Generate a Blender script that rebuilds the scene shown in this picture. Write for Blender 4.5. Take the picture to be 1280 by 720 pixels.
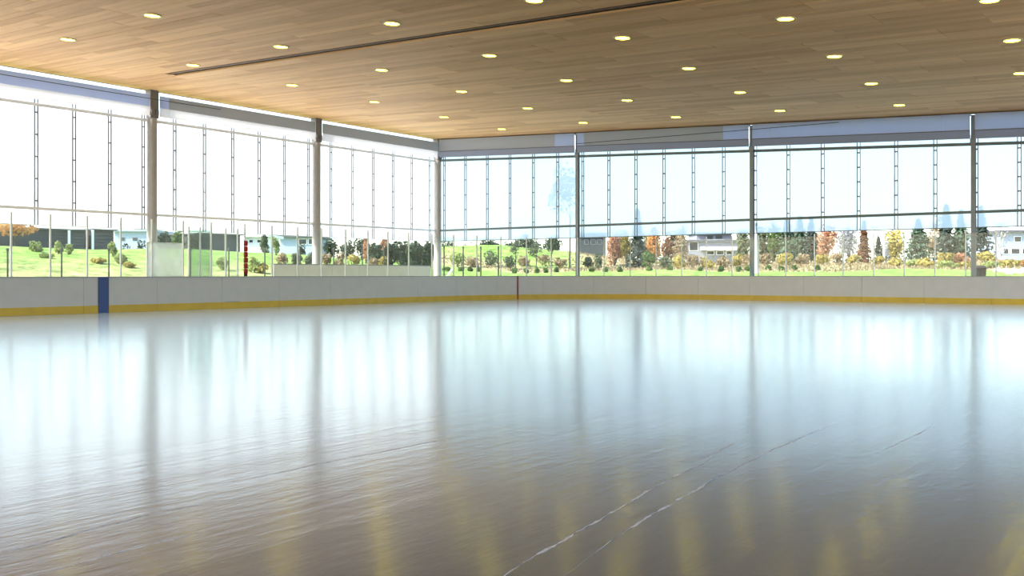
import bpy, math, random
import numpy as np
random.seed(7); rng = np.random.default_rng(7)
scn = bpy.context.scene
for o in list(bpy.data.objects): bpy.data.objects.remove(o)
COL = scn.collection

# ------------------------------------------------------------------ camera
# world: x runs along the far wall, y runs into the picture along the left wall, corner column at (0,0), ice at z=0
F, HOR, HC = 1220.0, 343.0, 1.15
TH = math.radians(36.233)
CAM = np.array([36.543, -42.647])
RX = np.array([math.cos(TH), -math.sin(TH)]); LY = np.array([math.sin(TH), math.cos(TH)])
cd = bpy.data.cameras.new('camera'); cam = bpy.data.objects.new('camera', cd); COL.objects.link(cam)
cd.sensor_width = 36.0; cd.lens = 36.0 * F / 1280.0
cd.shift_y = (HOR - 360.0) / 1280.0
cd.clip_end = 2000
cam.location = (CAM[0], CAM[1], HC)
cam.rotation_euler = (math.pi / 2, 0, TH)
scn.camera = cam

# ------------------------------------------------------------------ sky, sun, exposure
SUN_EL, SUN_AZ = math.radians(42), math.atan2(-0.90, -0.44)      # direction towards the sun, seen from above
w = bpy.data.worlds.new('sky'); scn.world = w; w.use_nodes = True
nt = w.node_tree; nt.nodes.clear()
sky = nt.nodes.new('ShaderNodeTexSky'); sky.sky_type = 'NISHITA'; sky.sun_disc = False
sky.sun_elevation = SUN_EL; sky.sun_rotation = math.pi / 2 - SUN_AZ
sky.air_density = 1.0; sky.dust_density = 1.6; sky.ozone_density = 1.0
bg = nt.nodes.new('ShaderNodeBackground'); bg.inputs[1].default_value = 0.17
out = nt.nodes.new('ShaderNodeOutputWorld')
nt.links.new(sky.outputs[0], bg.inputs[0]); nt.links.new(bg.outputs[0], out.inputs[0])
sd = bpy.data.lights.new('sun', 'SUN'); sun = bpy.data.objects.new('sun', sd); COL.objects.link(sun)
sd.energy = 2.75; sd.angle = math.radians(0.6); sd.color = (1.0, 0.93, 0.82)
from mathutils import Vector
sv = Vector((math.cos(SUN_AZ) * math.cos(SUN_EL), math.sin(SUN_AZ) * math.cos(SUN_EL), math.sin(SUN_EL)))
sun.rotation_euler = sv.to_track_quat('Z', 'Y').to_euler(); sun.location = (-40, -40, 60)
vs = scn.view_settings; vs.view_transform = 'Standard'; vs.look = 'None'; vs.gamma = 1.0
vs.use_curve_mapping = False; vs.exposure = 2.05

# ------------------------------------------------------------------ pixel helpers
def ray(px, py):
    a = (px - 640) / F
    return np.array([a * RX[0] + 1 * RX[1], a * LY[0] + 1 * LY[1], (HOR - py) / F])
def at_depth(px, Z):
    d = ray(px, HOR); return CAM + Z * d[:2]
def on_x(px, X):
    d = ray(px, HOR); return CAM[1] + (X - CAM[0]) / d[0] * d[1]
def on_y(px, Y):
    d = ray(px, HOR); return CAM[0] + (Y - CAM[1]) / d[1] * d[0]
def depth(x, y):
    return (x - CAM[0]) * RX[1] + (y - CAM[1]) * LY[1]
def pix(x, y):
    Z = depth(x, y); return 640 + F * ((x - CAM[0]) * RX[0] + (y - CAM[1]) * LY[0]) / Z
def z_at(py, Z): return HC + (HOR - py) * Z / F

# ------------------------------------------------------------------ materials
def new_mat(name):
    m = bpy.data.materials.new(name); m.use_nodes = True
    return m, m.node_tree, m.node_tree.nodes['Principled BSDF']
def mat(name, col, rough=0.6, metal=0.0, var=0.12, scale=3.0, spec=0.5, bump=0.0):
    m, t, p = new_mat(name)
    tc = t.nodes.new('ShaderNodeNewGeometry'); n = t.nodes.new('ShaderNodeTexNoise')
    n.inputs['Scale'].default_value = scale; n.inputs['Detail'].default_value = 4
    t.links.new(tc.outputs['Position'], n.inputs['Vector'])
    r = t.nodes.new('ShaderNodeValToRGB')
    r.color_ramp.elements[0].position = 0.3; r.color_ramp.elements[1].position = 0.7
    r.color_ramp.elements[0].color = tuple(c * (1 - var) for c in col) + (1,)
    r.color_ramp.elements[1].color = tuple(min(1, c * (1 + var)) for c in col) + (1,)
    t.links.new(n.outputs[0], r.inputs[0]); t.links.new(r.outputs[0], p.inputs['Base Color'])
    p.inputs['Roughness'].default_value = rough; p.inputs['Metallic'].default_value = metal
    p.inputs['Specular IOR Level'].default_value = spec
    if bump:
        b = t.nodes.new('ShaderNodeBump'); b.inputs['Strength'].default_value = bump
        t.links.new(n.outputs[0], b.inputs['Height']); t.links.new(b.outputs[0], p.inputs['Normal'])
    return m
def leaf_mat(name, c1, c2, scale=0.9, transl=0.35):
    m, t, p = new_mat(name)
    g = t.nodes.new('ShaderNodeNewGeometry'); n = t.nodes.new('ShaderNodeTexNoise')
    n.inputs['Scale'].default_value = scale; n.inputs['Detail'].default_value = 6; n.inputs['Roughness'].default_value = 0.8
    t.links.new(g.outputs['Position'], n.inputs['Vector'])
    r = t.nodes.new('ShaderNodeValToRGB'); r.color_ramp.elements[0].position = 0.35; r.color_ramp.elements[1].position = 0.65
    r.color_ramp.elements[0].color = c1 + (1,); r.color_ramp.elements[1].color = c2 + (1,)
    t.links.new(n.outputs[0], r.inputs[0]); t.links.new(r.outputs[0], p.inputs['Base Color'])
    p.inputs['Roughness'].default_value = 0.7; p.inputs['Specular IOR Level'].default_value = 0.2
    tr = t.nodes.new('ShaderNodeBsdfTranslucent'); t.links.new(r.outputs[0], tr.inputs[0])
    mx = t.nodes.new('ShaderNodeMixShader'); mx.inputs[0].default_value = transl
    o = t.nodes['Material Output']
    t.links.new(p.outputs[0], mx.inputs[1]); t.links.new(tr.outputs[0], mx.inputs[2]); t.links.new(mx.outputs[0], o.inputs[0])
    return m
def fabric_mat(name, col, see, gloss=0.0, trans=0.85):
    """woven screen: diffuse + translucent cloth with open weave that lets some of the view through"""
    m, t, p = new_mat(name); t.nodes.remove(p); o = t.nodes['Material Output']
    g = t.nodes.new('ShaderNodeNewGeometry'); n = t.nodes.new('ShaderNodeTexNoise'); n.inputs['Scale'].default_value = 0.6
    t.links.new(g.outputs['Position'], n.inputs['Vector'])
    r = t.nodes.new('ShaderNodeValToRGB'); r.color_ramp.elements[0].color = tuple(c * .95 for c in col) + (1,); r.color_ramp.elements[1].color = tuple(col) + (1,)
    t.links.new(n.outputs[0], r.inputs[0])
    tl = t.nodes.new('ShaderNodeBsdfTranslucent'); t.links.new(r.outputs[0], tl.inputs[0])
    df = t.nodes.new('ShaderNodeBsdfDiffuse'); t.links.new(r.outputs[0], df.inputs[0])
    tp = t.nodes.new('ShaderNodeBsdfTransparent'); tp.inputs[0].default_value = (1, 1, 1, 1)
    m1 = t.nodes.new('ShaderNodeMixShader'); m1.inputs[0].default_value = trans
    t.links.new(df.outputs[0], m1.inputs[1]); t.links.new(tl.outputs[0], m1.inputs[2])
    m2 = t.nodes.new('ShaderNodeMixShader'); m2.inputs[0].default_value = see
    t.links.new(m1.outputs[0], m2.inputs[1]); t.links.new(tp.outputs[0], m2.inputs[2])
    t.links.new(m2.outputs[0], o.inputs[0])
    return m
def glass_mat(name, tint, haze, refl=0.06):
    m, t, p = new_mat(name); t.nodes.remove(p); o = t.nodes['Material Output']
    tp = t.nodes.new('ShaderNodeBsdfTransparent'); tp.inputs[0].default_value = tint + (1,)
    tl = t.nodes.new('ShaderNodeBsdfTranslucent'); tl.inputs[0].default_value = (.9, .92, .92, 1)
    df = t.nodes.new('ShaderNodeBsdfDiffuse'); df.inputs[0].default_value = (.9, .92, .92, 1)
    hz = t.nodes.new('ShaderNodeMixShader'); hz.inputs[0].default_value = 0.6
    t.links.new(df.outputs[0], hz.inputs[1]); t.links.new(tl.outputs[0], hz.inputs[2])
    m1 = t.nodes.new('ShaderNodeMixShader'); 
    g = t.nodes.new('ShaderNodeNewGeometry'); n = t.nodes.new('ShaderNodeTexNoise'); n.inputs['Scale'].default_value = 1.3
    t.links.new(g.outputs['Position'], n.inputs['Vector'])
    mm = t.nodes.new('ShaderNodeMath'); mm.operation = 'MULTIPLY'; mm.inputs[1].default_value = haze * 2
    t.links.new(n.outputs[0], mm.inputs[0]); t.links.new(mm.outputs[0], m1.inputs[0])
    t.links.new(tp.outputs[0], m1.inputs[1]); t.links.new(hz.outputs[0], m1.inputs[2])
    gl = t.nodes.new('ShaderNodeBsdfGlossy'); gl.inputs['Roughness'].default_value = 0.03
    m2 = t.nodes.new('ShaderNodeMixShader'); m2.inputs[0].default_value = refl
    t.links.new(m1.outputs[0], m2.inputs[1]); t.links.new(gl.outputs[0], m2.inputs[2]); t.links.new(m2.outputs[0], o.inputs[0])
    return m
def emit_mat(name, col, strength):
    m, t, p = new_mat(name)
    p.inputs['Base Color'].default_value = col + (1,); p.inputs['Emission Color'].default_value = col + (1,)
    p.inputs['Emission Strength'].default_value = strength
    return m

PLW, PLL = 0.30, 3.66                     # plank pitch across, panel length
PANG = math.radians(-2.2); PCX, PCY = 15.0, -20.9
def wood_mat():
    m, t, p = new_mat('cedar_planks')
    L = t.links.new
    g = t.nodes.new('ShaderNodeNewGeometry')
    mp = t.nodes.new('ShaderNodeMapping'); mp.vector_type = 'POINT'
    # rotate into plank frame
    c, s = math.cos(PANG), math.sin(PANG)
    mp.inputs['Rotation'].default_value = (0, 0, -PANG)
    mp.inputs['Location'].default_value = (-(c * PCX + s * PCY), -(-s * PCX + c * PCY), 0)
    L(g.outputs['Position'], mp.inputs['Vector'])
    sp = t.nodes.new('ShaderNodeSeparateXYZ'); L(mp.outputs[0], sp.inputs[0])
    def M(op, a, b=None):
        n = t.nodes.new('ShaderNodeMath'); n.operation = op
        for i, v in enumerate((a, b)):
            if v is None: continue
            if isinstance(v, (int, float)): n.inputs[i].default_value = v
            else: L(v, n.inputs[i])
        return n.outputs[0]
    row = M('FLOOR', M('DIVIDE', sp.outputs[1], PLW))
    grp = M('FLOOR', M('DIVIDE', row, 4.0))
    off = M('FRACT', M('MULTIPLY', grp, 0.37))
    col = M('FLOOR', M('ADD', M('DIVIDE', sp.outputs[0], PLL), off))
    cb = t.nodes.new('ShaderNodeCombineXYZ'); L(row, cb.inputs[0]); L(col, cb.inputs[1])
    wn = t.nodes.new('ShaderNodeTexWhiteNoise'); wn.noise_dimensions = '3D'; L(cb.outputs[0], wn.inputs['Vector'])
    cb2 = t.nodes.new('ShaderNodeCombineXYZ'); L(grp, cb2.inputs[0]); L(col, cb2.inputs[1]); cb2.inputs[2].default_value = 7.3
    wn2 = t.nodes.new('ShaderNodeTexWhiteNoise'); wn2.noise_dimensions = '3D'; L(cb2.outputs[0], wn2.inputs['Vector'])
    # fine grain stretched along the plank
    mg = t.nodes.new('ShaderNodeMapping'); mg.inputs['Scale'].default_value = (0.6, 14, 14); L(mp.outputs[0], mg.inputs['Vector'])
    ns = t.nodes.new('ShaderNodeTexNoise'); ns.inputs['Scale'].default_value = 1.0; ns.inputs['Detail'].default_value = 5; L(mg.outputs[0], ns.inputs['Vector'])
    mix = M('ADD', M('ADD', M('MULTIPLY', wn.outputs[0], 0.40), M('MULTIPLY', wn2.outputs[0], 0.22)), M('MULTIPLY', ns.outputs[0], 0.55))
    r = t.nodes.new('ShaderNodeValToRGB')
    r.color_ramp.elements[0].position = 0.1; r.color_ramp.elements[0].color = (0.56, 0.27, 0.10, 1)
    r.color_ramp.elements[1].position = 0.95; r.color_ramp.elements[1].color = (0.97, 0.62, 0.29, 1)
    L(mix, r.inputs[0]); L(r.outputs[0], p.inputs['Base Color'])
    p.inputs['Roughness'].default_value = 0.55; p.inputs['Specular IOR Level'].default_value = 0.3
    return m
def ice_mat():
    m, t, p = new_mat('wet_ice'); L = t.links.new
    g = t.nodes.new('ShaderNodeNewGeometry')
    def noise(scale3, rot, sc, det=4, rough=.5):
        mp = t.nodes.new('ShaderNodeMapping'); mp.inputs['Scale'].default_value = scale3; mp.inputs['Rotation'].default_value = (0, 0, rot)
        L(g.outputs['Position'], mp.inputs['Vector'])
        n = t.nodes.new('ShaderNodeTexNoise'); n.inputs['Scale'].default_value = sc; n.inputs['Detail'].default_value = det; n.inputs['Roughness'].default_value = rough
        L(mp.outputs[0], n.inputs['Vector']); return n
    n1 = noise((1, .05, 1), 0, 9.0, 5, .65)
    n2 = noise((1, .12, 1), math.radians(6), 1.3, 3)
    n3 = noise((1, .5, 1), math.radians(-15), 14, 4, .6)
    def madd(n, k, c):
        q = t.nodes.new('ShaderNodeMath'); q.operation = 'MULTIPLY_ADD'; q.inputs[1].default_value = k
        L(n.outputs[0], q.inputs[0])
        if c is None: q.inputs[2].default_value = 0
        else: L(c.outputs[0], q.inputs[2])
        return q
    h = madd(n3, .36, madd(n2, 1.6, madd(n1, .55, None)))
    b = t.nodes.new('ShaderNodeBump'); b.inputs['Strength'].default_value = 0.5; b.inputs['Distance'].default_value = 0.006
    L(h.outputs[0], b.inputs['Height']); L(b.outputs[0], p.inputs['Normal'])
    r = t.nodes.new('ShaderNodeValToRGB'); r.color_ramp.elements[0].color = (0.048, 0.04, 0.027, 1); r.color_ramp.elements[1].color = (0.085, 0.074, 0.055, 1)
    L(n1.outputs[0], r.inputs[0]); L(r.outputs[0], p.inputs['Base Color'])
    p.inputs['Roughness'].default_value = 0.15; p.inputs['IOR'].default_value = 1.9
    p.inputs['Sheen Weight'].default_value = 0.2; p.inputs['Sheen Roughness'].default_value = 0.35; p.inputs['Sheen Tint'].default_value = (.88, .95, 1, 1)
    return m
def ground_mat():
    m, t, p = new_mat('lawn'); L = t.links.new
    g = t.nodes.new('ShaderNodeNewGeometry')
    a = t.nodes.new('ShaderNodeAttribute'); a.attribute_name = 'dry'
    n = t.nodes.new('ShaderNodeTexNoise'); n.inputs['Scale'].default_value = 0.9; n.inputs['Detail'].default_value = 8; n.inputs['Roughness'].default_value = .85
    L(g.outputs['Position'], n.inputs['Vector'])
    gr = t.nodes.new('ShaderNodeValToRGB'); gr.color_ramp.elements[0].position = .38; gr.color_ramp.elements[1].position = .60
    gr.color_ramp.elements[0].color = (0.05, 0.12, 0.014, 1); gr.color_ramp.elements[1].color = (0.28, 0.40, 0.085, 1)
    dr = t.nodes.new('ShaderNodeValToRGB'); dr.color_ramp.elements[0].position = .35; dr.color_ramp.elements[1].position = .65
    dr.color_ramp.elements[0].color = (0.09, 0.095, 0.03, 1); dr.color_ramp.elements[1].color = (0.56, 0.47, 0.27, 1)
    L(n.outputs[0], gr.inputs[0]); L(n.outputs[0], dr.inputs[0])
    s = t.nodes.new('ShaderNodeMath'); s.operation = 'MULTIPLY_ADD'; s.inputs[1].default_value = 0.9; s.inputs[2].default_value = -0.45; L(n.outputs[0], s.inputs[0])
    ad = t.nodes.new('ShaderNodeMath'); ad.operation = 'ADD'; ad.use_clamp = True; L(s.outputs[0], ad.inputs[0]); L(a.outputs['Fac'], ad.inputs[1])
    mx = t.nodes.new('ShaderNodeMix'); mx.data_type = 'RGBA'
    L(ad.outputs[0], mx.inputs[0]); L(gr.outputs[0], mx.inputs[6]); L(dr.outputs[0], mx.inputs[7]); L(mx.outputs[2], p.inputs['Base Color'])
    p.inputs['Roughness'].default_value = 0.9; p.inputs['Specular IOR Level'].default_value = 0.1
    return m

FROST = mat('ice_frost', (0.62, 0.63, 0.62), .5, var=.25, scale=30, spec=.15)
WOOD = wood_mat(); ICE = ice_mat(); LAWN = ground_mat()
DARKWOOD = mat('dark_slot', (0.08, 0.05, 0.03), .8)
EDGE = mat('roof_edge_brown', (0.20, 0.11, 0.06), .6)
ROOF = mat('roof_membrane', (0.35, 0.34, 0.32), .8)
COLUMN = mat('painted_column', (0.31, 0.305, 0.295), .5, var=.05)
COLUMN_DK = mat('column_bracket', (0.16, 0.15, 0.15), .5, var=.08)
STEEL = mat('grey_steel', (0.20, 0.22, 0.24), .45, .3, var=.06)
RAIL = mat('rail_green_grey', (0.11, 0.14, 0.14), .45, .2, var=.06)
RAIL_L = mat('rail_pale', (0.72, 0.74, 0.78), .5, .1, var=.05)
ROD = mat('mullion_rod', (0.15, 0.17, 0.22), .4, .3, var=.06)
ROD_L = mat('mullion_rod_pale', (0.22, 0.22, 0.26), .4, .2, var=.06)
FASC = fabric_mat('housing_grey', (0.50, 0.53, 0.58), 0.0, trans=.3)
FASC_B = fabric_mat('housing_blue', (0.60, 0.67, 0.86), 0.0, trans=.45)
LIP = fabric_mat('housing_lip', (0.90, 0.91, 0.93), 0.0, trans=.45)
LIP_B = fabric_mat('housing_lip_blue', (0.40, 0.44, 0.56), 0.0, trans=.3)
FABRIC = fabric_mat('screen_cloth', (0.80, 0.85, 0.90), 0.15)
WHITE_BOARD = mat('board_white', (0.55, 0.555, 0.57), .35, var=.03)
KICK = mat('kick_yellow', (0.62, 0.42, 0.02), .4, var=.08)
CAPM = mat('cap_grey', (0.33, 0.34, 0.35), .5, var=.05)
ALU = mat('aluminium', (0.66, 0.67, 0.66), .4, .2, var=.04)
BLUE = mat('blue_stripe', (0.010, 0.045, 0.22), .4, var=.05)
RED = mat('red_stripe', (0.30, 0.012, 0.012), .4, var=.05)
REDPAD = mat('red_pad', (0.33, 0.012, 0.01), .6, var=.15)
BLACK = mat('black_rubber', (0.015, 0.014, 0.014), .7)
GLASS = glass_mat('rink_glass', (0.95, 0.98, 0.97), 0.02, .012)
HAZY = glass_mat('hazy_panel', (0.75, 0.78, 0.78), 0.45)
TINT = glass_mat('green_glass', (0.62, 0.72, 0.69), 0.04, .015)
HALFWALL = mat('half_wall_white', (0.90, 0.89, 0.84), .6, var=.03)
BOUNCE_PLAZA = mat('paving', (0.60, 0.59, 0.57), .85, var=.08)  # for the added out-of-view paving, kept pale to bounce light inside
CONC = mat('concrete', (0.52, 0.51, 0.49), .85, var=.1)
PLASTER = mat('grey_wall', (0.55, 0.54, 0.52), .8, var=.05)
LENS = emit_mat('lamp_lens', (1.0, 0.80, 0.035), 6.5)
TRIM = mat('lamp_trim', (0.55, 0.45, 0.30), .4, .3)
WIRE = mat('black_wire', (0.03, 0.03, 0.035), .5)
BARK = mat('bark', (0.05, 0.04, 0.032), .9, scale=9)
BARK_P = mat('pale_bark', (0.5, 0.47, 0.40), .8, scale=9)
POSTDK = mat('dark_post', (0.015, 0.018, 0.015), .6)

# ------------------------------------------------------------------ mesh helpers
class MB:
    def __init__(s): s.v = []; s.f = []
    def box(s, x0, x1, y0, y1, z0, z1):
        b = len(s.v)
        s.v += [(x0, y0, z0), (x1, y0, z0), (x1, y1, z0), (x0, y1, z0), (x0, y0, z1), (x1, y0, z1), (x1, y1, z1), (x0, y1, z1)]
        s.f += [tuple(b + i for i in q) for q in ((0, 3, 2, 1), (4, 5, 6, 7), (0, 1, 5, 4), (1, 2, 6, 5), (2, 3, 7, 6), (3, 0, 4, 7))]
        return s
    def hexa(s, p):      # eight corners, bottom four then top four
        b = len(s.v); s.v += [tuple(q) for q in p]
        s.f += [tuple(b + i for i in q) for q in ((0, 3, 2, 1), (4, 5, 6, 7), (0, 1, 5, 4), (1, 2, 6, 5), (2, 3, 7, 6), (3, 0, 4, 7))]
        return s
    def tube(s, pts, r, n=8, cap=True):
        b = len(s.v); m = len(pts)
        rs = r if isinstance(r, (list, tuple)) else [r] * m
        for i, p in enumerate(pts):
            p = Vector(p); a = Vector(pts[max(i - 1, 0)]); c = Vector(pts[min(i + 1, m - 1)])
            d = (c - a).normalized(); u = d.cross(Vector((0, 0, 1)))
            if u.length < 1e-3: u = Vector((1, 0, 0))
            u.normalize(); v = d.cross(u)
            for k in range(n):
                t = 2 * math.pi * k / n
                s.v.append(tuple(p + u * (rs[i] * math.cos(t)) + v * (rs[i] * math.sin(t))))
        for i in range(m - 1):
            for k in range(n):
                s.f.append((b + i * n + k, b + i * n + (k + 1) % n, b + (i + 1) * n + (k + 1) % n, b + (i + 1) * n + k))
        if cap:
            s.f.append(tuple(b + k for k in range(n))[::-1]); s.f.append(tuple(b + (m - 1) * n + k for k in range(n)))
        return s
    def lathe(s, prof, n=20, o=(0, 0, 0)):
        b = len(s.v)
        for (r, z) in prof:
            for k in range(n):
                t = 2 * math.pi * k / n; s.v.append((o[0] + r * math.cos(t), o[1] + r * math.sin(t), o[2] + z))
        for i in range(len(prof) - 1):
            for k in range(n):
                s.f.append((b + i * n + k, b + i * n + (k + 1) % n, b + (i + 1) * n + (k + 1) % n, b + (i + 1) * n + k))
        if prof[0][0] > 1e-4: s.f.append(tuple(b + k for k in range(n))[::-1])
        if prof[-1][0] > 1e-4: s.f.append(tuple(b + (len(prof) - 1) * n + k for k in range(n)))
        return s
    def mesh(s, name, m):
        me = bpy.data.meshes.new(name); me.from_pydata(s.v, [], s.f); me.update(); me.materials.append(m); return me
    def build(s, name, m, parent=None, loc=None, smooth=False, bevel=0):
        me = s.mesh(name, m)
        if smooth:
            for p in me.polygons: p.use_smooth = True
        return link(name, me, parent, loc, bevel)
def link(name, me, parent=None, loc=None, bevel=0, rot=None):
    o = bpy.data.objects.new(name, me); COL.objects.link(o)
    if parent: o.parent = parent
    if loc is not None: o.location = loc
    if rot is not None: o.rotation_euler = rot
    if bevel:
        b = o.modifiers.new('bevel', 'BEVEL'); b.width = bevel; b.segments = 2
    return o
def thing(name, label, cat, loc=(0, 0, 0), rz=0, group=None):
    o = bpy.data.objects.new(name, None); COL.objects.link(o); o.location = loc; o.rotation_euler = (0, 0, rz); o.empty_display_size = .2
    return tag(o, label, cat, group)
def tag(o, label, cat, group=None):
    o['label'] = label; o['category'] = cat
    if group: o['group'] = group
    return o
def struct(o, label=None):
    o['kind'] = 'structure'
    if label: o['label'] = label
    return o
ORD = ['first', 'second', 'third', 'fourth', 'fifth', 'sixth', 'seventh', 'eighth', 'ninth', 'tenth', 'eleventh', 'twelfth', 'thirteenth', 'fourteenth', 'fifteenth', 'sixteenth', 'seventeenth', 'eighteenth', 'nineteenth', 'twentieth']

# ------------------------------------------------------------------ dasher path (left side, corner arc, far end)
BX, BY, BR = 9.75, -1.9, 8.5
Y_NEAR, X_END = -62.0, 37.6
S1 = (BY - BR) - Y_NEAR; S2 = S1 + BR * math.pi / 2; S3 = S2 + X_END - (BX + BR)
def path(s, off=0.0):
    """point at arc length s; off > 0 is outwards, away from the ice"""
    if s <= S1: return (BX - off, Y_NEAR + s)
    if s <= S2:
        a = (s - S1) / BR; r = BR + off
        return (BX + BR - r * math.cos(a), BY - BR + r * math.sin(a))
    return (BX + BR + (s - S2), BY + off)
def s_at_px(px, off=.05):
    lo, hi = S1 - 22, S3 - 0.2
    for _ in range(60):
        mid = (lo + hi) / 2
        if pix(*path(mid, off)) < px: lo = mid
        else: hi = mid
    return (lo + hi) / 2
def strip(s0, s1, o0, o1, z0, z1, step=.45):
    n = 1 if (s1 <= S1 or s0 >= S2) else max(1, int(math.ceil((s1 - s0) / step)))
    m = MB(); b = []
    for i in range(n + 1):
        s = s0 + (s1 - s0) * i / n
        a = path(s, o0); c = path(s, o1)
        m.v += [(a[0], a[1], z0), (a[0], a[1], z1), (c[0], c[1], z1), (c[0], c[1], z0)]
    for i in range(n):
        k = 4 * i
        for j in range(4): m.f.append((k + j, k + 4 + j, k + 4 + (j + 1) % 4, k + (j + 1) % 4))
    m.f.append((0, 1, 2, 3)); m.f.append((4 * n + 3, 4 * n + 2, 4 * n + 1, 4 * n))
    return m

# ------------------------------------------------------------------ setting: ice, slab, ground
ip = [(X_END, Y_NEAR, 0)] + [(*path(s, 0.02), 0) for s in [0] + list(np.linspace(S1, S2, 24)) + [S3]]
me = bpy.data.meshes.new('floor'); me.from_pydata(ip, [], [tuple(range(len(ip)))[::-1]]); me.update(); me.materials.append(ICE)
if me.polygons[0].normal.z < 0: me.flip_normals()
ice = struct(link('floor', me), 'wet shiny ice sheet reflecting screens and wooden ceiling')
def on_ice(px, py):
    d = ray(px, py); t = -HC / d[2]; return CAM + t * d[:2]
for pl in ([(560, 768), (640, 712), (705, 675), (770, 637), (835, 600), (905, 565)], [(700, 722), (805, 650), (850, 624), (890, 600), (960, 565), (1045, 527)], [(280, 606), (395, 580), (500, 560), (605, 540)],
           [(-60, 706), (60, 676), (175, 645), (290, 622)], [(860, 580), (905, 560), (925, 551)], [(40, 720), (150, 690), (260, 664)], [(1090, 570), (1150, 540), (1165, 531)]):
    q = [on_ice(*p) for p in pl]; P_ = []
    for i in range(len(q) - 1):
        k = max(2, int(np.linalg.norm(q[i + 1] - q[i]) / .06))
        for j in range(k): P_.append(q[i] + (q[i + 1] - q[i]) * j / k)
    P_.append(q[-1]); m = MB(); n_ = len(P_); d_ = (q[-1] - q[0]) / np.linalg.norm(q[-1] - q[0]); e_ = np.array([-d_[1], d_[0]])
    wob = 0
    for i, p in enumerate(P_):
        wob = .85 * wob + random.uniform(-.006, .006); tp = min(1, 4 * min(i, n_ - 1 - i) / n_) + .05; wd = random.choice((.001, .006, .010, .014)) * tp; hh_ = random.uniform(.0005, .003) * tp
        c = p + e_ * wob
        m.v += [(*(c - e_ * wd), -.001), (*c, hh_), (*(c + e_ * wd), -.001)]
        if i: k = 3 * i; m.f += [(k - 3, k - 2, k + 1, k), (k - 2, k - 1, k + 2, k + 1)]
    m.build('ice_ridge', FROST, ice, smooth=True)
struct(MB().box(-2.2, 42, -66, 2.2, -.5, -.03).build('walkway', CONC), 'concrete slab around the ice')
struct(MB().box(41.0, 41.3, -66, .3, -.03, 1.1).build('wall_right', PLASTER))  # out of view, kept low so bounced daylight reaches the ceiling
struct(MB().box(42.05, 80, -66, 2, -.5, -.04).build('bounce_plaza', BOUNCE_PLAZA), 'added unseen pale paving bouncing light in from the open right side')  # added out of view to bounce sunlight up to the ceiling's right side
struct(MB().box(-12, 80, -125, -66.05, -.5, -.04).build('bounce_plaza', BOUNCE_PLAZA), 'added unseen pale paving bouncing light in from the open near end')  # added out of view to bounce sunlight onto ceiling and boards

def sm(a, b, x): t = min(1, max(0, (x - a) / (b - a))); return t * t * (3 - 2 * t)
HILL = at_depth(612, 100)
HILL2 = at_depth(440, 82)
def terrain(x, y):
    dl, df = -x, y
    d = max(dl, df)
    if d <= 1.5 or x > 42 or y < -70: base = -.05
    zl = float(np.interp(dl, [2, 3, 8, 14, 22, 30, 42, 60, 300], [-.1, .05, .95, 1.9, 2.85, 2.7, 2.0, 1.9, 2.2]))
    zf = float(np.interp(df, [2, 3, 8, 15, 26, 44, 60, 300], [-.1, .05, .9, 1.22, 1.42, 2.05, 2.3, 2.8]))
    if d <= 2.2: return -.1
    if dl <= 0: t = 0.0
    elif df <= 0: t = 1.0
    else: t = sm(.15, .85, math.atan2(dl, df) / (math.pi / 2))
    z = zl * t + zf * (1 - t)
    hx, hy = x - HILL[0], y - HILL[1]
    ha = hx * RX[0] + hy * LY[0]; hb = hx * RX[1] + hy * LY[1]          # across and along the view
    z += 2.1 * math.exp(-(ha / 13) ** 2 - (hb / 9) ** 2)
    z += .10 * sm(6, 20, d) * (math.sin(x * .31 + 1.3) * math.cos(y * .27) + .6 * math.sin(x * .73 + y * .51))
    return z
def dryness(x, y):
    dl, df = -x, y
    if dl > df:
        return .62 * sm(17, 8, dl)
    p = pix(x, y)
    lawn = sm(27, 23, df)
    if p < 700: lawn = sm(24, 20, df)
    hillgrass = .8 * sm(27, 31, df) * sm(740, 700, p)
    return max(0, .85 - lawn - hillgrass)
gx = np.concatenate([np.arange(-170, -60, 6), np.arange(-60, 60, 1.5), np.arange(60, 150, 6)])
gy = np.concatenate([np.arange(-182, -60, 6), np.arange(-60, 75, 1.5), np.arange(75, 240, 6)])
V = [(x, y, terrain(x, y)) for y in gy for x in gx]; nx = len(gx)
Fc = []
for j in range(len(gy) - 1):
    for i in range(nx - 1):
        cx, cy = (gx[i] + gx[i + 1]) / 2, (gy[j] + gy[j + 1]) / 2
        if -1.0 < cx < 41 and -65 < cy < 1.0: continue
        if -8 < cx < 76 and -120 < cy < -64: continue
        if 40 < cx < 76 and -66 < cy < -2: continue
        Fc.append((j * nx + i, j * nx + i + 1, (j + 1) * nx + i + 1, (j + 1) * nx + i))
me = bpy.data.meshes.new('ground'); me.from_pydata(V, [], Fc); me.update(); me.materials.append(LAWN)
at = me.attributes.new('dry', 'FLOAT', 'POINT'); at.data.foreach_set('value', [dryness(v[0], v[1]) for v in V])
for p in me.polygons: p.use_smooth = True
struct(link('ground', me), 'grassy ground rising away from the pavilion')

# ------------------------------------------------------------------ ceiling
KX, ZC = 0.044, 8.90
def zc(x): return ZC - KX * x
rf = MB(); X0, X1, Y0, Y1 = -.15, 41.4, -66, .35
rf.hexa([(X0, Y0, zc(X0) + .22), (X1, Y0, zc(X1) + .22), (X1, Y1, zc(X1) + .22), (X0, Y1, zc(X0) + .22),
         (X0, Y0, zc(X0) + .5), (X1, Y0, zc(X1) + .5), (X1, Y1, zc(X1) + .5), (X0, Y1, zc(X0) + .5)])
ceiling = struct(rf.build('ceiling', DARKWOOD), 'sloping wooden plank ceiling')
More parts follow.
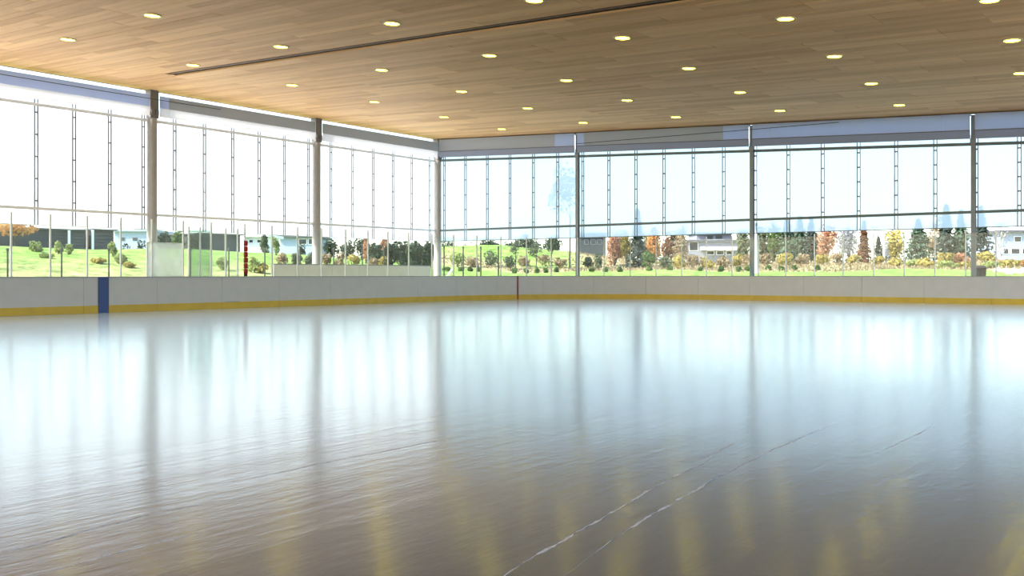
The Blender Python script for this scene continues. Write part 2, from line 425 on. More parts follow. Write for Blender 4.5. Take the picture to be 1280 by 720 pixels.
# planks, laid in rows with staggered panel ends, cut at the roof edges and around the long slot
ca, sa = math.cos(PANG), math.sin(PANG)
def p2w(u, v): return (PCX + ca * u - sa * v, PCY + sa * u + ca * v)
def w2p(x, y): dx, dy = x - PCX, y - PCY; return (ca * dx + sa * dy, -sa * dx + ca * dy)
SLOT_ROW = 0
slot_u0 = w2p(4.3, -20.03)[0]; slot_u1 = w2p(33.5, -21.9)[0]
planks = []
r0 = int(math.floor((Y0 - PCY) / PLW)) + 4; r1 = int(math.ceil((Y1 - PCY + 1) / PLW)) + 1
for row in range(r0, r1):
    g = math.floor(row / 4.0); off = (g * .37) % 1.0
    v0, v1 = row * PLW + .006, (row + 1) * PLW - .006
    k0 = math.floor((X0 - PCX - 2) / PLL + off) - 1; k1 = math.ceil((X1 - PCX + 2) / PLL + off) + 1
    for k in range(k0, k1):
        u0, u1 = (k - off) * PLL + .006, (k + 1 - off) * PLL - .006
        spans = [(u0, u1)]
        if row in (0, -1):
            spans = [s for s in ((u0, min(u1, slot_u0)), (max(u0, slot_u1), u1)) if s[1] - s[0] > .05]
        for a, b in spans:
            # cut at roof edges
            vm = (v0 + v1) / 2
            lo = (X0 + .03 - PCX + sa * vm) / ca; hi = (X1 - .03 - PCX + sa * vm) / ca
            a2, b2 = max(a, lo), min(b, hi)
            if b2 - a2 < .05: continue
            yc = [p2w(q, vm)[1] for q in (a2, b2)]
            if max(yc) > Y1 - .1 or min(yc) < Y0 + .2: continue
            planks.append((a2, b2, v0, v1))
def plank_geo(m, pl, jig):
    a, b, v0, v1 = pl
    c = [p2w(a, v0), p2w(b, v0), p2w(b, v1), p2w(a, v1)]
    m.hexa([(x, y, zc(x) + jig) for x, y in c] + [(x, y, zc(x) + .052) for x, y in c])
def vis_area(pl):
    a, b, v0, v1 = pl
    q = []
    for (u, v) in ((a, v0), (b, v0), (b, v1), (a, v1)):
        x, y = p2w(u, v); Z = depth(x, y)
        if Z < 3: return 0
        q.append((pix(x, y), HOR - F * (zc(x) - HC) / Z))
    mx = sum(p[0] for p in q) / 4; my = sum(p[1] for p in q) / 4
    if not (0 < mx < 1280 and 0 < my < 340): return 0
    return abs(sum(q[i][0] * q[(i + 1) % 4][1] - q[(i + 1) % 4][0] * q[i][1] for i in range(4))) / 2
planks.sort(key=vis_area, reverse=True)
rest = MB()
for (v0, v1) in ((.25, PLW - .006), (-PLW + .006, -.25)):
    m = MB(); plank_geo(m, (slot_u0, slot_u1, v0, v1), 0.0); m.build('slot_border', WOOD, ceiling)
m = MB(); c = [p2w(u, v) for u, v in ((slot_u0, -.07), (slot_u1, -.07), (slot_u1, .07), (slot_u0, .07))]
m.hexa([(x, y, zc(x) + .03) for x, y in c] + [(x, y, zc(x) + .10) for x, y in c]); m.build('slot_track', EDGE, ceiling)
for i, pl in enumerate(planks):
    jig = random.uniform(-.006, .004)
    if i < 300:
        m = MB(); plank_geo(m, pl, jig); m.build('plank', WOOD, ceiling)
    else: plank_geo(rest, pl, jig)
o = rest.build('plank_field', WOOD, ceiling); o['kind'] = 'stuff'
# brown trims along the roof edges
m = MB().hexa([(x, y, zc(x) + dz) for dz in (-.015, .52) for x, y in ((X0 - .06, Y0), (X0 + .03, Y0), (X0 + .03, Y1), (X0 - .06, Y1))])
struct(m.build('trim_1', EDGE))
m = MB().hexa([(x, y, zc(x) + dz) for dz in (-.05, .52) for x, y in ((X0, -.02), (X1, -.02), (X1, .10), (X0, .10))])
struct(m.build('trim_2', EDGE))

# ceiling lights on their grid (row counted from the far wall, column from the left wall)
grid = {(0, 5): (85, 49), (1, 5): (190, 19), (0, 4): (241, 81), (1, 4): (351, 58), (2, 4): (490, 29), (3, 4): (668, 0), (0, 3): (365, 106), (1, 3): (477, 87),
        (2, 3): (612, 69), (3, 3): (778, 47), (4, 3): (982, 23), (5, 3): (1237, 0), (0, 2): (468, 127), (1, 2): (577, 114), (2, 2): (708, 100), (3, 2): (861, 85),
        (4, 2): (1043, 70), (5, 2): (1265, 50), (0, 1): (555, 146), (1, 1): (660, 135), (2, 1): (784, 125), (3, 1): (925, 115), (4, 1): (1089, 104), (5, 1): (1276, 91),
        (0, 0): (627, 161), (1, 0): (729, 153), (2, 0): (845, 146), (3, 0): (975, 138), (4, 0): (1124, 131)}
lens_me = MB().lathe([(0.0001, -.012), (.12, -.016), (.205, -.012), (.205, .02)], 24).mesh('lens', LENS)
ring_me = MB().lathe([(.20, .03), (.20, -.02), (.235, -.028), (.262, -.02), (.27, .005), (.27, .03)], 24).mesh('trim_ring', TRIM)
cells = dict(grid)
for c in range(7):
    for r in range(9):
        if (c, r) not in cells: cells[(c, r)] = None
for (c, r), p in sorted(cells.items()):
    if p:
        d = ray(*p); t = (ZC - KX * CAM[0] - HC) / (d[2] + KX * d[0]); x, y = CAM + t * d[:2]
        lab = f'recessed ceiling light, {ORD[c]} from left wall, {ORD[r]} row from far wall'
    else:
        x, y = 7.6 + 4.95 * c, -4.0 - 4.75 * r
        lab = f'ceiling light outside the picture, {ORD[c]} from left wall, {ORD[r]} row from far wall'
    if x > 39 or not (-200 < pix(x, y) < 1480 and depth(x, y) > 20): continue
    t = thing('ceiling_light', lab, 'ceiling light', (x, y, zc(x) - .004), 0, 'recessed lights in the plank ceiling')
    t.rotation_euler = (0, math.atan(KX), 0)
    link('lens', lens_me, t); link('trim_ring', ring_me, t)

# ------------------------------------------------------------------ columns
def big_column(y, label):
    t = thing('concrete_column', label, 'column', (0, y, -.03), 0, 'thick columns of the left wall')
    MB().lathe([(.21, 0), (.21, 7.75)], 24).build('shaft', COLUMN, t, smooth=False)
    MB().box(-.20, .20, -.20, .20, 7.75, zc(0) + .05).build('head', COLUMN_DK, t, bevel=.02)
    MB().box(-.235, .235, -.235, .235, 0, .06).build('base_plate', COLUMN_DK, t)
    for s in (-1, 1): MB().box(.20, .25, -.07 + s * .10, .07 + s * .10, 7.85, 8.1).build('bracket', COLUMN_DK, t)
big_column(0.0, 'thick grey column in the corner where the two screen walls meet')
big_column(-9.24, 'thick grey column in the middle of the left screen wall')
big_column(-18.44, 'thick grey column of the left wall nearest the blue board stripe')
FXC = [9.49, 18.95, 28.31]
FLAB = ['thin steel column of the far wall nearest the corner', 'thin steel column in the middle of the far wall', 'thin steel column of the far wall at right, beside the trash bin']
for x, lab in zip(FXC, FLAB):
    t = thing('steel_column', lab, 'column', (x, 0, -.03), 0, 'thin columns of the far wall')
    h = zc(x) - .06
    m = MB().box(-.085, .085, .055, .075, .02, h).box(-.085, .085, -.075, -.055, .02, h).box(-.012, .012, -.055, .055, .02, h)
    m.build('shaft', STEEL, t)
    MB().box(-.15, .15, -.14, .14, 0, .025).build('base_plate', STEEL, t)
    MB().box(-.11, .11, -.11, -.076, h - 1.15, h - .95).build('bracket', STEEL, t)

# ------------------------------------------------------------------ screens and housings
ZH, ZR = 3.05, 3.66
clip_me = MB().box(-.03, .03, -.075, .075, -.03, .03).mesh('clip', ROD)
clip_me_l = MB().box(-.03, .03, -.075, .075, -.03, .03).mesh('clip', ROD_L)
def screen(a, b, muls, side, label):
    """bay from a to b along the wall; side 'L' runs in y at x=0, side 'F' runs in x at y=0"""
    L = side == 'L'
    def P(s, o, z): return (-o, s, z) if L else (s, o, z)      # o > 0 is outside
    ztop = (lambda s: 7.78) if L else (lambda s: zc(s) - 1.12)
    zrt = (lambda s: 7.62) if L else (lambda s: 7.62 - .0455 * s + .06)
    t = thing('wind_screen', label, 'screen', P((a + b) / 2, 0, 0))
    base = Vector(t.location)
    def seg(name, s0, s1, o0, o1, zb, zt, m, par=None):
        q = MB(); f0, f1 = zb, zt
        q.hexa([Vector(P(s, o, f0(s))) - base for s, o in ((s0, o0), (s1, o0), (s1, o1), (s0, o1))] + [Vector(P(s, o, f1(s))) - base for s, o in ((s0, o0), (s1, o0), (s1, o1), (s0, o1))])
        return q.build(name, m, par or t)
    cuts = [a] + [s for s in sorted(muls) if a + .12 < s < b - .12] + [b]
    for i in range(len(cuts) - 1):
        s0, s1 = cuts[i] + .01, cuts[i + 1] - .01
        q = MB(); o = .12
        vs_ = [Vector(P(s, o, z)) - base for s, z in ((s0, ZH), (s1, ZH), (s1, ztop(s1) + .25), (s0, ztop(s0) + .25))]
        q.v = [tuple(v) for v in vs_]; q.f = [(0, 1, 2, 3)]
        q.build('cloth_panel', FABRIC, t)
    a, b = a + .004, b - .004
    seg('hem_bar', a, b, .11, .13, lambda s: ZH - .025, lambda s: ZH + .01, RAIL_L if L else RAIL)
    seg('bottom_rail', a, b, -.02, .08, lambda s: ZR - .055, lambda s: ZR + .055, RAIL_L if L else RAIL)
    seg('top_rail', a, b, -.02, .08, lambda s: zrt(s) - .06, lambda s: zrt(s) + .06, RAIL_L if L else RAIL)
    for s in muls:
        if not (a <= s < b): continue
        q = MB(); hw_ = .024 if L else .016
        for e in (-.062, .062):
            q.hexa([Vector(P(s + x, o, z(s))) - base for z in ((lambda s: ZH), (lambda s: ztop(s) + .2)) for x, o in ((e - hw_, .02), (e + hw_, .02), (e + hw_, .06), (e - hw_, .06))])
        mu = q.build('mullion', ROD_L if L else ROD, t)
        n = 5
        for k in range(n):
            z = ZR + (zrt(s) - ZR) * (k + .35) / (n - .3)
            link('clip', clip_me_l if L else clip_me, mu, Vector(P(s, .04, z)) - base, rot=(0, 0, 0 if L else math.pi / 2))
lm = [-.64 - 1.516 * k for k in range(24)]
fm = [.47 + 1.552 * k for k in range(24)]
screen(-9.24, -.15, lm, 'L', 'translucent white screen bay of the left wall nearest the corner')
screen(-18.44, -9.24, lm, 'L', 'translucent white screen bay of the left wall between the two free columns')
screen(-27.7, -18.44, lm, 'L', 'translucent white screen bay at the left edge of the picture')
screen(-36.9, -27.7, lm, 'L', 'translucent white screen bay of the left wall outside the picture')
screen(.15, 9.49, fm, 'F', 'translucent white screen bay of the far wall nearest the corner')
screen(9.49, 18.95, fm, 'F', 'translucent white screen bay of the far wall above the flat-roofed house')
screen(18.95, 28.31, fm, 'F', 'translucent white screen bay of the far wall above the orange tree')
screen(28.31, 37.7, fm, 'F', 'translucent white screen bay at the right edge of the picture')

def housing_l(a, b, label, splits):
    t = thing('shade_housing', label, 'shade housing', (0, (a + b) / 2, 7.78))
    c = (a + b) / 2
    for s0, s1, mf, ml in splits:
        MB().box(.16, .20, s0 - c, s1 - c, .40, .90).build('fascia', mf, t)
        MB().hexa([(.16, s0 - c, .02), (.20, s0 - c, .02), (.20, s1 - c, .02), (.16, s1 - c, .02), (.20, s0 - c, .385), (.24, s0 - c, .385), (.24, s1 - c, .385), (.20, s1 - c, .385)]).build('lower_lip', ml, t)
    for k in (a + .3, c, b - .3): MB().box(-.02, .155, k - c - .03, k - c + .03, .42, .50).build('bracket', RAIL_L, t)
housing_l(-8.99, -.25, 'grey shade housing above the left wall screen nearest the corner', [(-8.99, -.25, FASC, LIP)])
housing_l(-18.19, -9.49, 'grey shade housing above the middle screen of the left wall', [(-18.19, -17.75, FASC_B, LIP), (-17.74, -9.49, FASC, LIP)])
housing_l(-27.5, -18.69, 'pale blue shade housing at the left edge of the picture', [(-27.5, -18.69, FASC_B, LIP)])
housing_l(-36.7, -27.9, 'pale blue shade housing outside the picture', [(-36.7, -27.9, FASC_B, LIP)])
def housing_f(a, b, label, splits):
    c = (a + b) / 2; z0 = zc(c)
    t = thing('shade_housing', label, 'shade housing', (c, 0, z0 - 1.1))
    def sl(name, s0, s1, o0, o1, lo, hi, m):
        MB().hexa([(s - c, o, zc(s) - dz - (z0 - 1.1)) for dz in (lo, hi) for s, o in ((s0, o0), (s1, o0), (s1, o1), (s0, o1))]).build(name, m, t)
    for s0, s1, m in splits:
        sl('fascia', s0, s1, -.20, -.16, .72, .06, m)
    sl('seam_bar', a, b, -.22, -.15, .745, .715, COLUMN_DK)
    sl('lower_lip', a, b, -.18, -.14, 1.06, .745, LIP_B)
    sl('top_plate', a, b, -.14, .1, .12, .07, COLUMN_DK)
housing_f(.30, 9.40, 'grey shade housing above the far wall screen nearest the corner', [(.30, 8.2, FASC), (8.21, 9.40, FASC_B)])
housing_f(9.58, 18.86, 'blue-grey shade housing of the far wall between the first two thin columns', [(9.58, 10.0, FASC_B), (10.01, 17.6, FASC), (17.61, 18.86, FASC_B)])
housing_f(19.04, 28.22, 'long blue shade housing of the far wall above the orange tree', [(19.04, 19.9, FASC_B), (19.91, 27.2, FASC_B), (27.21, 28.22, FASC_B)])
housing_f(28.40, 37.7, 'blue shade housing at the right edge of the picture', [(28.40, 37.7, FASC_B)])
# cables in front of the housings
def cable(pts, lab):
    tag(MB().tube(pts, .014, 6).build('cable', WIRE), lab, 'cable')
cable([(.30, y, 8.48 - .0028 * (y + 27) * 0 + .10 * ((y + 22) / 6) ** 2 * .25) for y in np.linspace(-27.4, -15.2, 14)], 'thin black cable strung along the left pale blue shade housing')
cable([(x, -.26, zc(x) - .62 + .46 * (x - 9.6) / 13.5) for x in np.linspace(9.6, 23.0, 10)], 'thin dark cable rising along the far wall shade housings')

# ------------------------------------------------------------------ dasher boards with glass
db = thing('dasher_boards', 'white rink boards with yellow kick plate and glass around the ice', 'rink boards', (BX, BY - BR, 0))
dbase = Vector(db.location)
def dpart(m, name, mt, par=None):
    m.v = [tuple(Vector(v) - dbase) for v in m.v]
    return m.build(name, mt, par or db)
panel_s = []
s = S1 - 24.0
while s < S3 - .3:
    e = min(s + 2.42, S3)
    pn = dpart(strip(s + .004, e - .004, 0, .10, .0, 1.055), 'board_panel', WHITE_BOARD)
    dpart(strip(s + .004, e - .004, -.014, -.001, .005, .235), 'kick_plate', KICK, pn)
    dpart(strip(s, e, -.025, .13, 1.056, 1.085), 'top_cap', CAPM, pn)
    dpart(strip(s + .03, min(e + .03, S3), .102, .112, .0, 1.05), 'seam_light_stop', WHITE_BOARD, pn)  # added strip that stops sunlight leaking through the panel seams
    s = e
for px, wd, mt, nm in ((129, .33, BLUE, 'blue_line_stripe'), (647, .07, RED, 'red_line_stripe')):
    sc = s_at_px(px, 0)
    o = dpart(strip(sc - wd / 2, sc + wd / 2, -.030, -.016, .006, 1.07), nm, mt)
    o['label'] = ('dark blue stripe running down the boards' if mt is BLUE else 'thin red stripe running down the boards')
sc = s_at_px(290, 0); dpart(strip(sc - .28, sc + .28, -.022, -.015, .225, .255), 'gate_sill', CAPM)
ppx = [14, 63, 109, 151, 190, 229, 264, 306, 340, 372, 402, 432, 460, 485, 511, 540, 567, 596, 626, 658, 689, 722, 755, 788, 820, 852, 883, 915, 948, 982, 1018, 1054, 1092, 1130, 1168.6, 1207, 1245]
ps = [s_at_px(p) for p in ppx]
for _ in range(6): ps.insert(0, ps[0] - 1.17)
for _ in range(5): ps.append(ps[-1] + 1.22)
ZG = 2.75
for i, q in enumerate(ps):
    dpart(strip(q - .02, q + .02, .03, .08, 1.085, 2.86), 'glass_post', ALU)
    if i + 1 < len(ps):
        gp = dpart(strip(q + .022, ps[i + 1] - .022, .050, .060, 1.09, ZG, .6), 'glass_pane', GLASS)
# red pad around one post
sp_ = s_at_px(306); px_, py_ = path(sp_, .0)
t = thing('padded_post', 'dark red foam pad wrapped around a glass post on the left boards', 'post pad', (px_, py_, 1.09))
for k in range(6):
    MB().lathe([(.045, 0), (.068, .015), (.070, .09), (.068, .165), (.045, .18)], 14).build('foam_ring', REDPAD, t, (0.0, 0, .19 * k + .07), smooth=True)
MB().lathe([(.06, 0), (.06, .07)], 14).build('rubber_foot', BLACK, t)

# ------------------------------------------------------------------ bench area behind the left boards
xw = 6.3; y0, y1 = on_x(341, xw), on_x(537, xw)
t = thing('half_wall', 'low white half wall behind the left boards', 'low wall', (xw, (y0 + y1) / 2, -.03))
n = 6; dl_ = (y1 - y0) / n; zt = z_at(331, depth(xw, (y0 + y1) / 2))
for k in range(n): MB().box(-.06, .06, y0 - (y0 + y1) / 2 + k * dl_ + .008, y0 - (y0 + y1) / 2 + (k + 1) * dl_ - .008, 0, zt).build('wall_panel', HALFWALL, t)
MB().box(-.08, .08, y0 - (y0 + y1) / 2, y1 - (y0 + y1) / 2, zt, zt + .04).build('wall_cap', CAPM, t)
xp = 8.3; ya, yb = on_x(184, xp), on_x(228, xp)
t = thing('hazy_panel', 'hazy plastic panel standing behind the boards beside the thick column', 'panel', (xp, (ya + yb) / 2, -.03))
hh = z_at(303, depth(xp, (ya + yb) / 2)); hw = (yb - ya) / 2
MB().box(-.008, .008, -hw, hw, .1, hh).build('sheet', HAZY, t)
for s in (-1, 1): MB().box(-.025, .025, s * hw - .025, s * hw + .025, 0, hh).build('upright', ALU, t)
MB().box(-.02, .02, -hw, hw, hh, hh + .03).build('top_edge', ALU, t)
xg = 7.4; gpx = [236, 250, 264, 282, 297]; gy_ = [on_x(p, xg) for p in gpx]
t = thing('penalty_box_glass', 'row of greenish glass panes on pale posts behind the red padded post', 'glass screen', (xg, gy_[0], -.03))
for k, y in enumerate(gy_):
    MB().box(-.025, .025, y - gy_[0] - .025, y - gy_[0] + .025, 0, 2.85).build('post', ALU, t)
    if k < 4: MB().box(-.006, .006, y - gy_[0] + .03, gy_[k + 1] - gy_[0] - .03, .1, 2.75).build('pane', TINT if k < 2 else GLASS, t)

# ------------------------------------------------------------------ outdoors: vegetation builders
def quads_mesh(name, c, sx, m, nrm=None, droop=None):
    """leaf sprays: one bent four-sided leaf per centre"""
    n = len(c)
    a = rng.normal(size=(n, 3)); a /= np.linalg.norm(a, axis=1)[:, None]
    if nrm is not None:
        a = a * .8 + nrm; a /= np.linalg.norm(a, axis=1)[:, None]
    r = rng.normal(size=(n, 3)); u = np.cross(a, r); u /= np.linalg.norm(u, axis=1)[:, None]
    v = np.cross(a, u); s = (np.asarray(sx) * rng.uniform(.6, 1.3, n))[:, None] if np.ndim(sx) else (sx * rng.uniform(.6, 1.3, n))[:, None]
    P = np.stack([c - u * s, c - v * s * .55 + a * s * .15, c + u * s, c + v * s * .55 + a * s * .15], 1).reshape(-1, 3)
    me = bpy.data.meshes.new(name); me.vertices.add(4 * n); me.vertices.foreach_set('co', P.ravel().astype(np.float32))
    me.loops.add(4 * n); me.loops.foreach_set('vertex_index', np.arange(4 * n, dtype=np.int32))
    me.polygons.add(n); me.polygons.foreach_set('loop_start', np.arange(0, 4 * n, 4, dtype=np.int32)); me.polygons.foreach_set('loop_total', np.full(n, 4, dtype=np.int32))
    me.update(calc_edges=True); me.materials.append(m); return me
def blob(n, R, H, z0, lobes=7, fill=.35):
    """points over a lumpy crown"""
    cs = []; 
    for k in range(lobes):
        a = rng.uniform(0, 2 * math.pi); rr = R * .5 * math.sqrt(rng.uniform(0, 1)); zz = rng.uniform(.25, .8)
        cs.append((rr * math.cos(a), rr * math.sin(a), z0 + H * zz, R * rng.uniform(.40, .62), H * rng.uniform(.18, .32)))
    cs.append((0, 0, z0 + H * .45, R * .7, H * .42))
    out = []; nr = []
    for i in range(n):
        x, y, z, r, h = cs[i % len(cs)]
        d = rng.normal(size=3); d /= np.linalg.norm(d); q = (1 - fill * rng.uniform(0, 1) ** 2)
        out.append((x + d[0] * r * q, y + d[1] * r * q, z + d[2] * h * q)); nr.append(d)
    return np.array(out), np.array(nr)
MATS = {
    'dark': leaf_mat('leaf_dark_green', (0.008, 0.019, 0.011), (0.037, 0.065, 0.031)),
    'green': leaf_mat('leaf_green', (0.034, 0.075, 0.020), (0.109, 0.177, 0.048)),
    'lime': leaf_mat('leaf_lime', (0.150, 0.204, 0.048), (0.313, 0.354, 0.129)),
    'orange': leaf_mat('leaf_orange', (0.340, 0.136, 0.041), (0.544, 0.299, 0.109)),
    'coral': leaf_mat('leaf_coral', (0.326, 0.136, 0.075), (0.503, 0.286, 0.170)),
    'rust': leaf_mat('leaf_rust', (0.075, 0.031, 0.020), (0.231, 0.109, 0.054)),
    'yellow': leaf_mat('leaf_yellow', (0.17, 0.14, 0.03), (0.46, 0.38, 0.11)),
    'tan': leaf_mat('leaf_tan', (0.15, 0.11, 0.06), (0.42, 0.33, 0.20)),
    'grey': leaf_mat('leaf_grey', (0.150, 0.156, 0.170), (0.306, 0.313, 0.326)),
    'conifer': leaf_mat('needle_green', (0.024, 0.051, 0.034), (0.088, 0.143, 0.088), transl=.15),
    'conifer_d': leaf_mat('needle_dark', (0.012, 0.024, 0.022), (0.048, 0.075, 0.061), transl=.15),
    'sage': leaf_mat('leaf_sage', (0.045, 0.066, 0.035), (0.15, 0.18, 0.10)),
}
def place(px, Z):
    x, y = at_depth(px, Z); return x, y, terrain(x, y)
def tree(px, Z, ytop, wpx, kind, label, name='tree', low=.25, n=700, leaf=.16, bark=BARK, trunk=.12, group=None):
    x, y, zg = place(px, Z); h = max(1.5, z_at(ytop, Z) - zg); R = wpx * Z / F / 2
    t = thing(name, label, 'tree', (x, y, zg - .05), rng.uniform(0, 6), group)
    low = min(low, .45) if low > .4 else low * .5
    z0 = h * low
    c, nr = blob(n, R, h - z0, z0)
    link('crown', quads_mesh('crown', c, leaf * max(1, R / 1.8), MATS[kind], nr), t)
    m = MB().tube([(0, 0, 0), (.05, .02, h * .35), (0, .04, h * .8)], [trunk, trunk * .75, trunk * .3], 7)
    m.build('trunk', bark, t)
    for k in range(5):
        a = k * 1.26 + .4; zb = h * (low * .7 + .09 * k)
        MB().tube([(.03, .02, zb), (R * .35 * math.cos(a), R * .35 * math.sin(a), zb + h * .14), (R * .62 * math.cos(a), R * .62 * math.sin(a), zb + h * .2)], [trunk * .45, trunk * .3, trunk * .12], 5).build('branch', bark, t)
    return t
def conifer(px, Z, ytop, wpx, kind, label, n=900, low=.08, group=None):
    x, y, zg = place(px, Z); h = max(2, z_at(ytop, Z) - zg); R = wpx * 1.3 * Z / F / 2
    t = thing('conifer', label, 'tree', (x, y, zg - .05), rng.uniform(0, 6), group)
    u = rng.uniform(0, 1, n) ** .8
    layer = np.floor(u * 14) / 14; hh = low + (1 - low) * (1 - (1 - u))      # height fraction
    hh = low + (1 - low) * u
    rad = R * (1 - u * .97) * np.sqrt(rng.uniform(.12, 1, n)) * (.72 + .28 * np.cos((u * 14 % 1) * 3.14))
    a = rng.uniform(0, 2 * np.pi, n)
    c = np.stack([rad * np.cos(a), rad * np.sin(a), h * hh - rad * .28], 1)
    nr = np.stack([np.cos(a) * .5, np.sin(a) * .5, np.full(n, .8)], 1)
    link('foliage', quads_mesh('foliage', c, .09 * h / 5 + .13, MATS[kind], nr), t)
    MB().tube([(0, 0, 0), (0, 0, h * .5), (0, 0, h * .97)], [.02 * h, .013 * h, .003 * h], 7).build('trunk', BARK, t)
    return t
def bush(px, Z, ytop, wpx, kind, label, n=220, group=None, name='shrub', flat=False):
    x, y, zg = place(px, Z); h = max(.3, z_at(ytop, Z) - zg); R = max(.25, wpx * Z / F / 2)
    t = thing(name, label, 'shrub', (x, y, zg - .04), rng.uniform(0, 6), group)
    c, nr = blob(n, R, h, 0.02, 5)
    c[:, 2] = np.clip(c[:, 2], .02, None)
    link('leaves', quads_mesh('leaves', c, .085 + R * .05, MATS[kind], nr), t)
    m = MB()
    for k in range(4):
        a = k * 1.57 + .3; m.tube([(0, 0, 0), (R * .35 * math.cos(a), R * .35 * math.sin(a), h * .6)], [.025, .008], 5)
    m.build('stems', BARK, t)
    return t

# ------------------------------------------------------------------ outdoors: left side
SIDING = mat('dark_siding', (0.026, 0.034, 0.038), .7, var=.3, scale=1.5)
WINDOW = mat('dark_window', (0.02, 0.025, 0.03), .2)
PALE = mat('pale_blue_wall', (0.27, 0.34, 0.45), .8, var=.05)
WHITEP = mat('white_paint', (0.85, 0.85, 0.85), .6, var=.03)
GREYW = mat('grey_cladding', (0.19, 0.20, 0.23), .7, var=.08)
GREYD = mat('dark_roof', (0.07, 0.075, 0.085), .7, var=.1)
ROCKM = mat('rock', (0.48, 0.46, 0.44), .9, var=.25, scale=2.5, bump=.3)
def dark_shed(px0, px1, X, ytop, label, posts=()):
    a, b = on_x(px0, X), on_x(px1, X); c = (a + b) / 2; zt = z_at(ytop, depth(X, c)); zg = terrain(X, c) - .3
    t = thing('dark_building', label, 'building', (X, c, zg)); h = zt - zg
    MB().box(-5, -.05, a - c, b - c, 0, h - .1).build('wall', SIDING, t)
    n = 10
    for k in range(n):
        z0 = h * k / n; MB().hexa([(-.05, a - c, z0 + .01), (.03, a - c, z0 + .01), (.03, b - c, z0 + .01), (-.05, b - c, z0 + .01), (-.05, a - c, z0 + h / n - .03), (.0, a - c, z0 + h / n - .03), (.0, b - c, z0 + h / n - .03), (-.05, b - c, z0 + h / n - .03)]).build('siding_board', SIDING, t)
    MB().box(-5.3, .3, a - c - .2, b - c + .2, h - .1, h).build('roof', GREYD, t)
    for p in posts:
        y = on_x(p, X + .3) - c; MB().box(.28, .40, y - .08, y + .08, 0, h - .1).build('porch_post', WHITEP, t)
dark_shed(-70, 106.5, -36, 284, 'long dark board-clad building behind the grass bank at far left', (86,))
dark_shed(115, 142, -36, 286.5, 'short dark board-clad building behind the bank beside a white porch post', (115.5,))
dark_shed(250, 300, -34, 292, 'dark board-clad building behind the red padded post')
for i, (px, Z, yt, wp, kd) in enumerate([(60, 53, 326, 22, 'lime'), (122, 53, 323, 22, 'yellow'), (150, 54, 317, 20, 'lime'), (164, 53, 327, 18, 'yellow'), (278, 57, 320, 18, 'lime'), (318, 58, 320, 20, 'lime'), (326, 58, 327, 18, 'yellow')]):
    bush(px, Z, yt, wp, kd, f'{ {"lime":"lime green","sage":"grey-green","tan":"straw-coloured","yellow":"olive yellow"}[kd] } low bush on the left grass bank, {ORD[i]} from the left', n=260, group='low bushes on the left bank')
tree(20, 66, 272, 62, 'orange', 'orange autumn tree in front of the dark building at the left edge', low=.42, n=600, leaf=.14)
for i, (px, yt, wp) in enumerate([(45, 302, 16), (73, 301, 14), (86, 304, 12), (141, 302, 14)]):
    bush(px, 57.5, yt, wp, 'lime', f'pale green bush on the crest of the left grass bank, {ORD[i]} from the left', group='bushes on the bank crest')
def box_house(px0, px1, Z, ytop, ybot, label, wall, roofm, wins, band=None, name='house', dep=8, roof_t=.25, frame=None):
    xa, ya = at_depth(px0, Z); xb, yb = at_depth(px1, Z); cx, cy = (xa + xb) / 2, (ya + yb) / 2
    zt = z_at(ytop, Z); zg = terrain(cx, cy) - .3; W = (px1 - px0) * Z / F / 2; h = zt - zg
    t = thing(name, label, 'building', (cx, cy, zg), -TH * -1)
    zp = lambda py: z_at(py, Z) - zg
    MB().box(-W, W, 0, dep, 0, h - roof_t).build('wall', wall, t)
    MB().box(-W - .4, W + .4, -.5, dep + .4, h - roof_t, h).build('roof', roofm, t)
    for (a, b, y0_, y1_) in wins:
        u0, u1 = -W + (a - px0) * Z / F, -W + (b - px0) * Z / F
        f = MB().box(u0 - .06, u1 + .06, -.05, .05, zp(y1_) - .06, zp(y0_) + .06).build('window_frame', frame or WHITEP, t)
        MB().box(u0, u1, -.07, -.04, zp(y1_), zp(y0_)).build('pane', WINDOW, f)
    if band:
        for (a, b, y0_, y1_) in band:
            MB().box(-W + (a - px0) * Z / F, -W + (b - px0) * Z / F, -.9, .02, zp(y1_), zp(y0_)).build('fascia_band', WHITEP, t)
    return t
box_house(143, 188, 125, 287, 308, 'pale blue-grey building seen left of the thick column', PALE, PALE, [(150, 156, 297, 301), (166, 172, 297, 301)], name='pale_building', frame=PALE)
for i, (px, yt, wp) in enumerate([(157, 300, 14), (178, 299, 14)]):
    bush(px, 84, yt, wp, 'dark', ['dark bush below the pale building, left one', 'dark bush below the pale building, beside the column'][i], n=300)
tree(205, 80, 284, 24, 'dark', 'dark green tree above the hazy panel, left of two', low=.15, n=700)
tree(222, 82, 285, 22, 'green', 'green tree above the hazy panel, right of two', low=.15, n=700)
tree(243, 74, 287, 20, 'dark', 'dark tree behind the greenish glass panes', low=.1, n=700)
box_house(306, 332, 90, 293, 304, 'small white shed roof beyond the red padded post', WHITEP, WHITEP, [(312, 316, 300, 303), (322, 327, 300, 303)], name='white_shed', dep=5)
box_house(350, 393, 105, 294, 306, 'low pale blue house beyond the bank left of the middle column', PALE, GREYD, [(374, 383, 299, 305), (386, 390, 299, 305)], name='low_house')
tree(330, 84, 292, 14, 'sage', 'slim grey-green tree between the white shed and the pale house', low=.1, n=400)
bush(345, 70, 296, 12, 'lime', 'tall lime green bush left of the low pale house', n=300)
bush(377, 88, 299, 12, 'dark', 'dark bush in front of the low pale house', n=300)
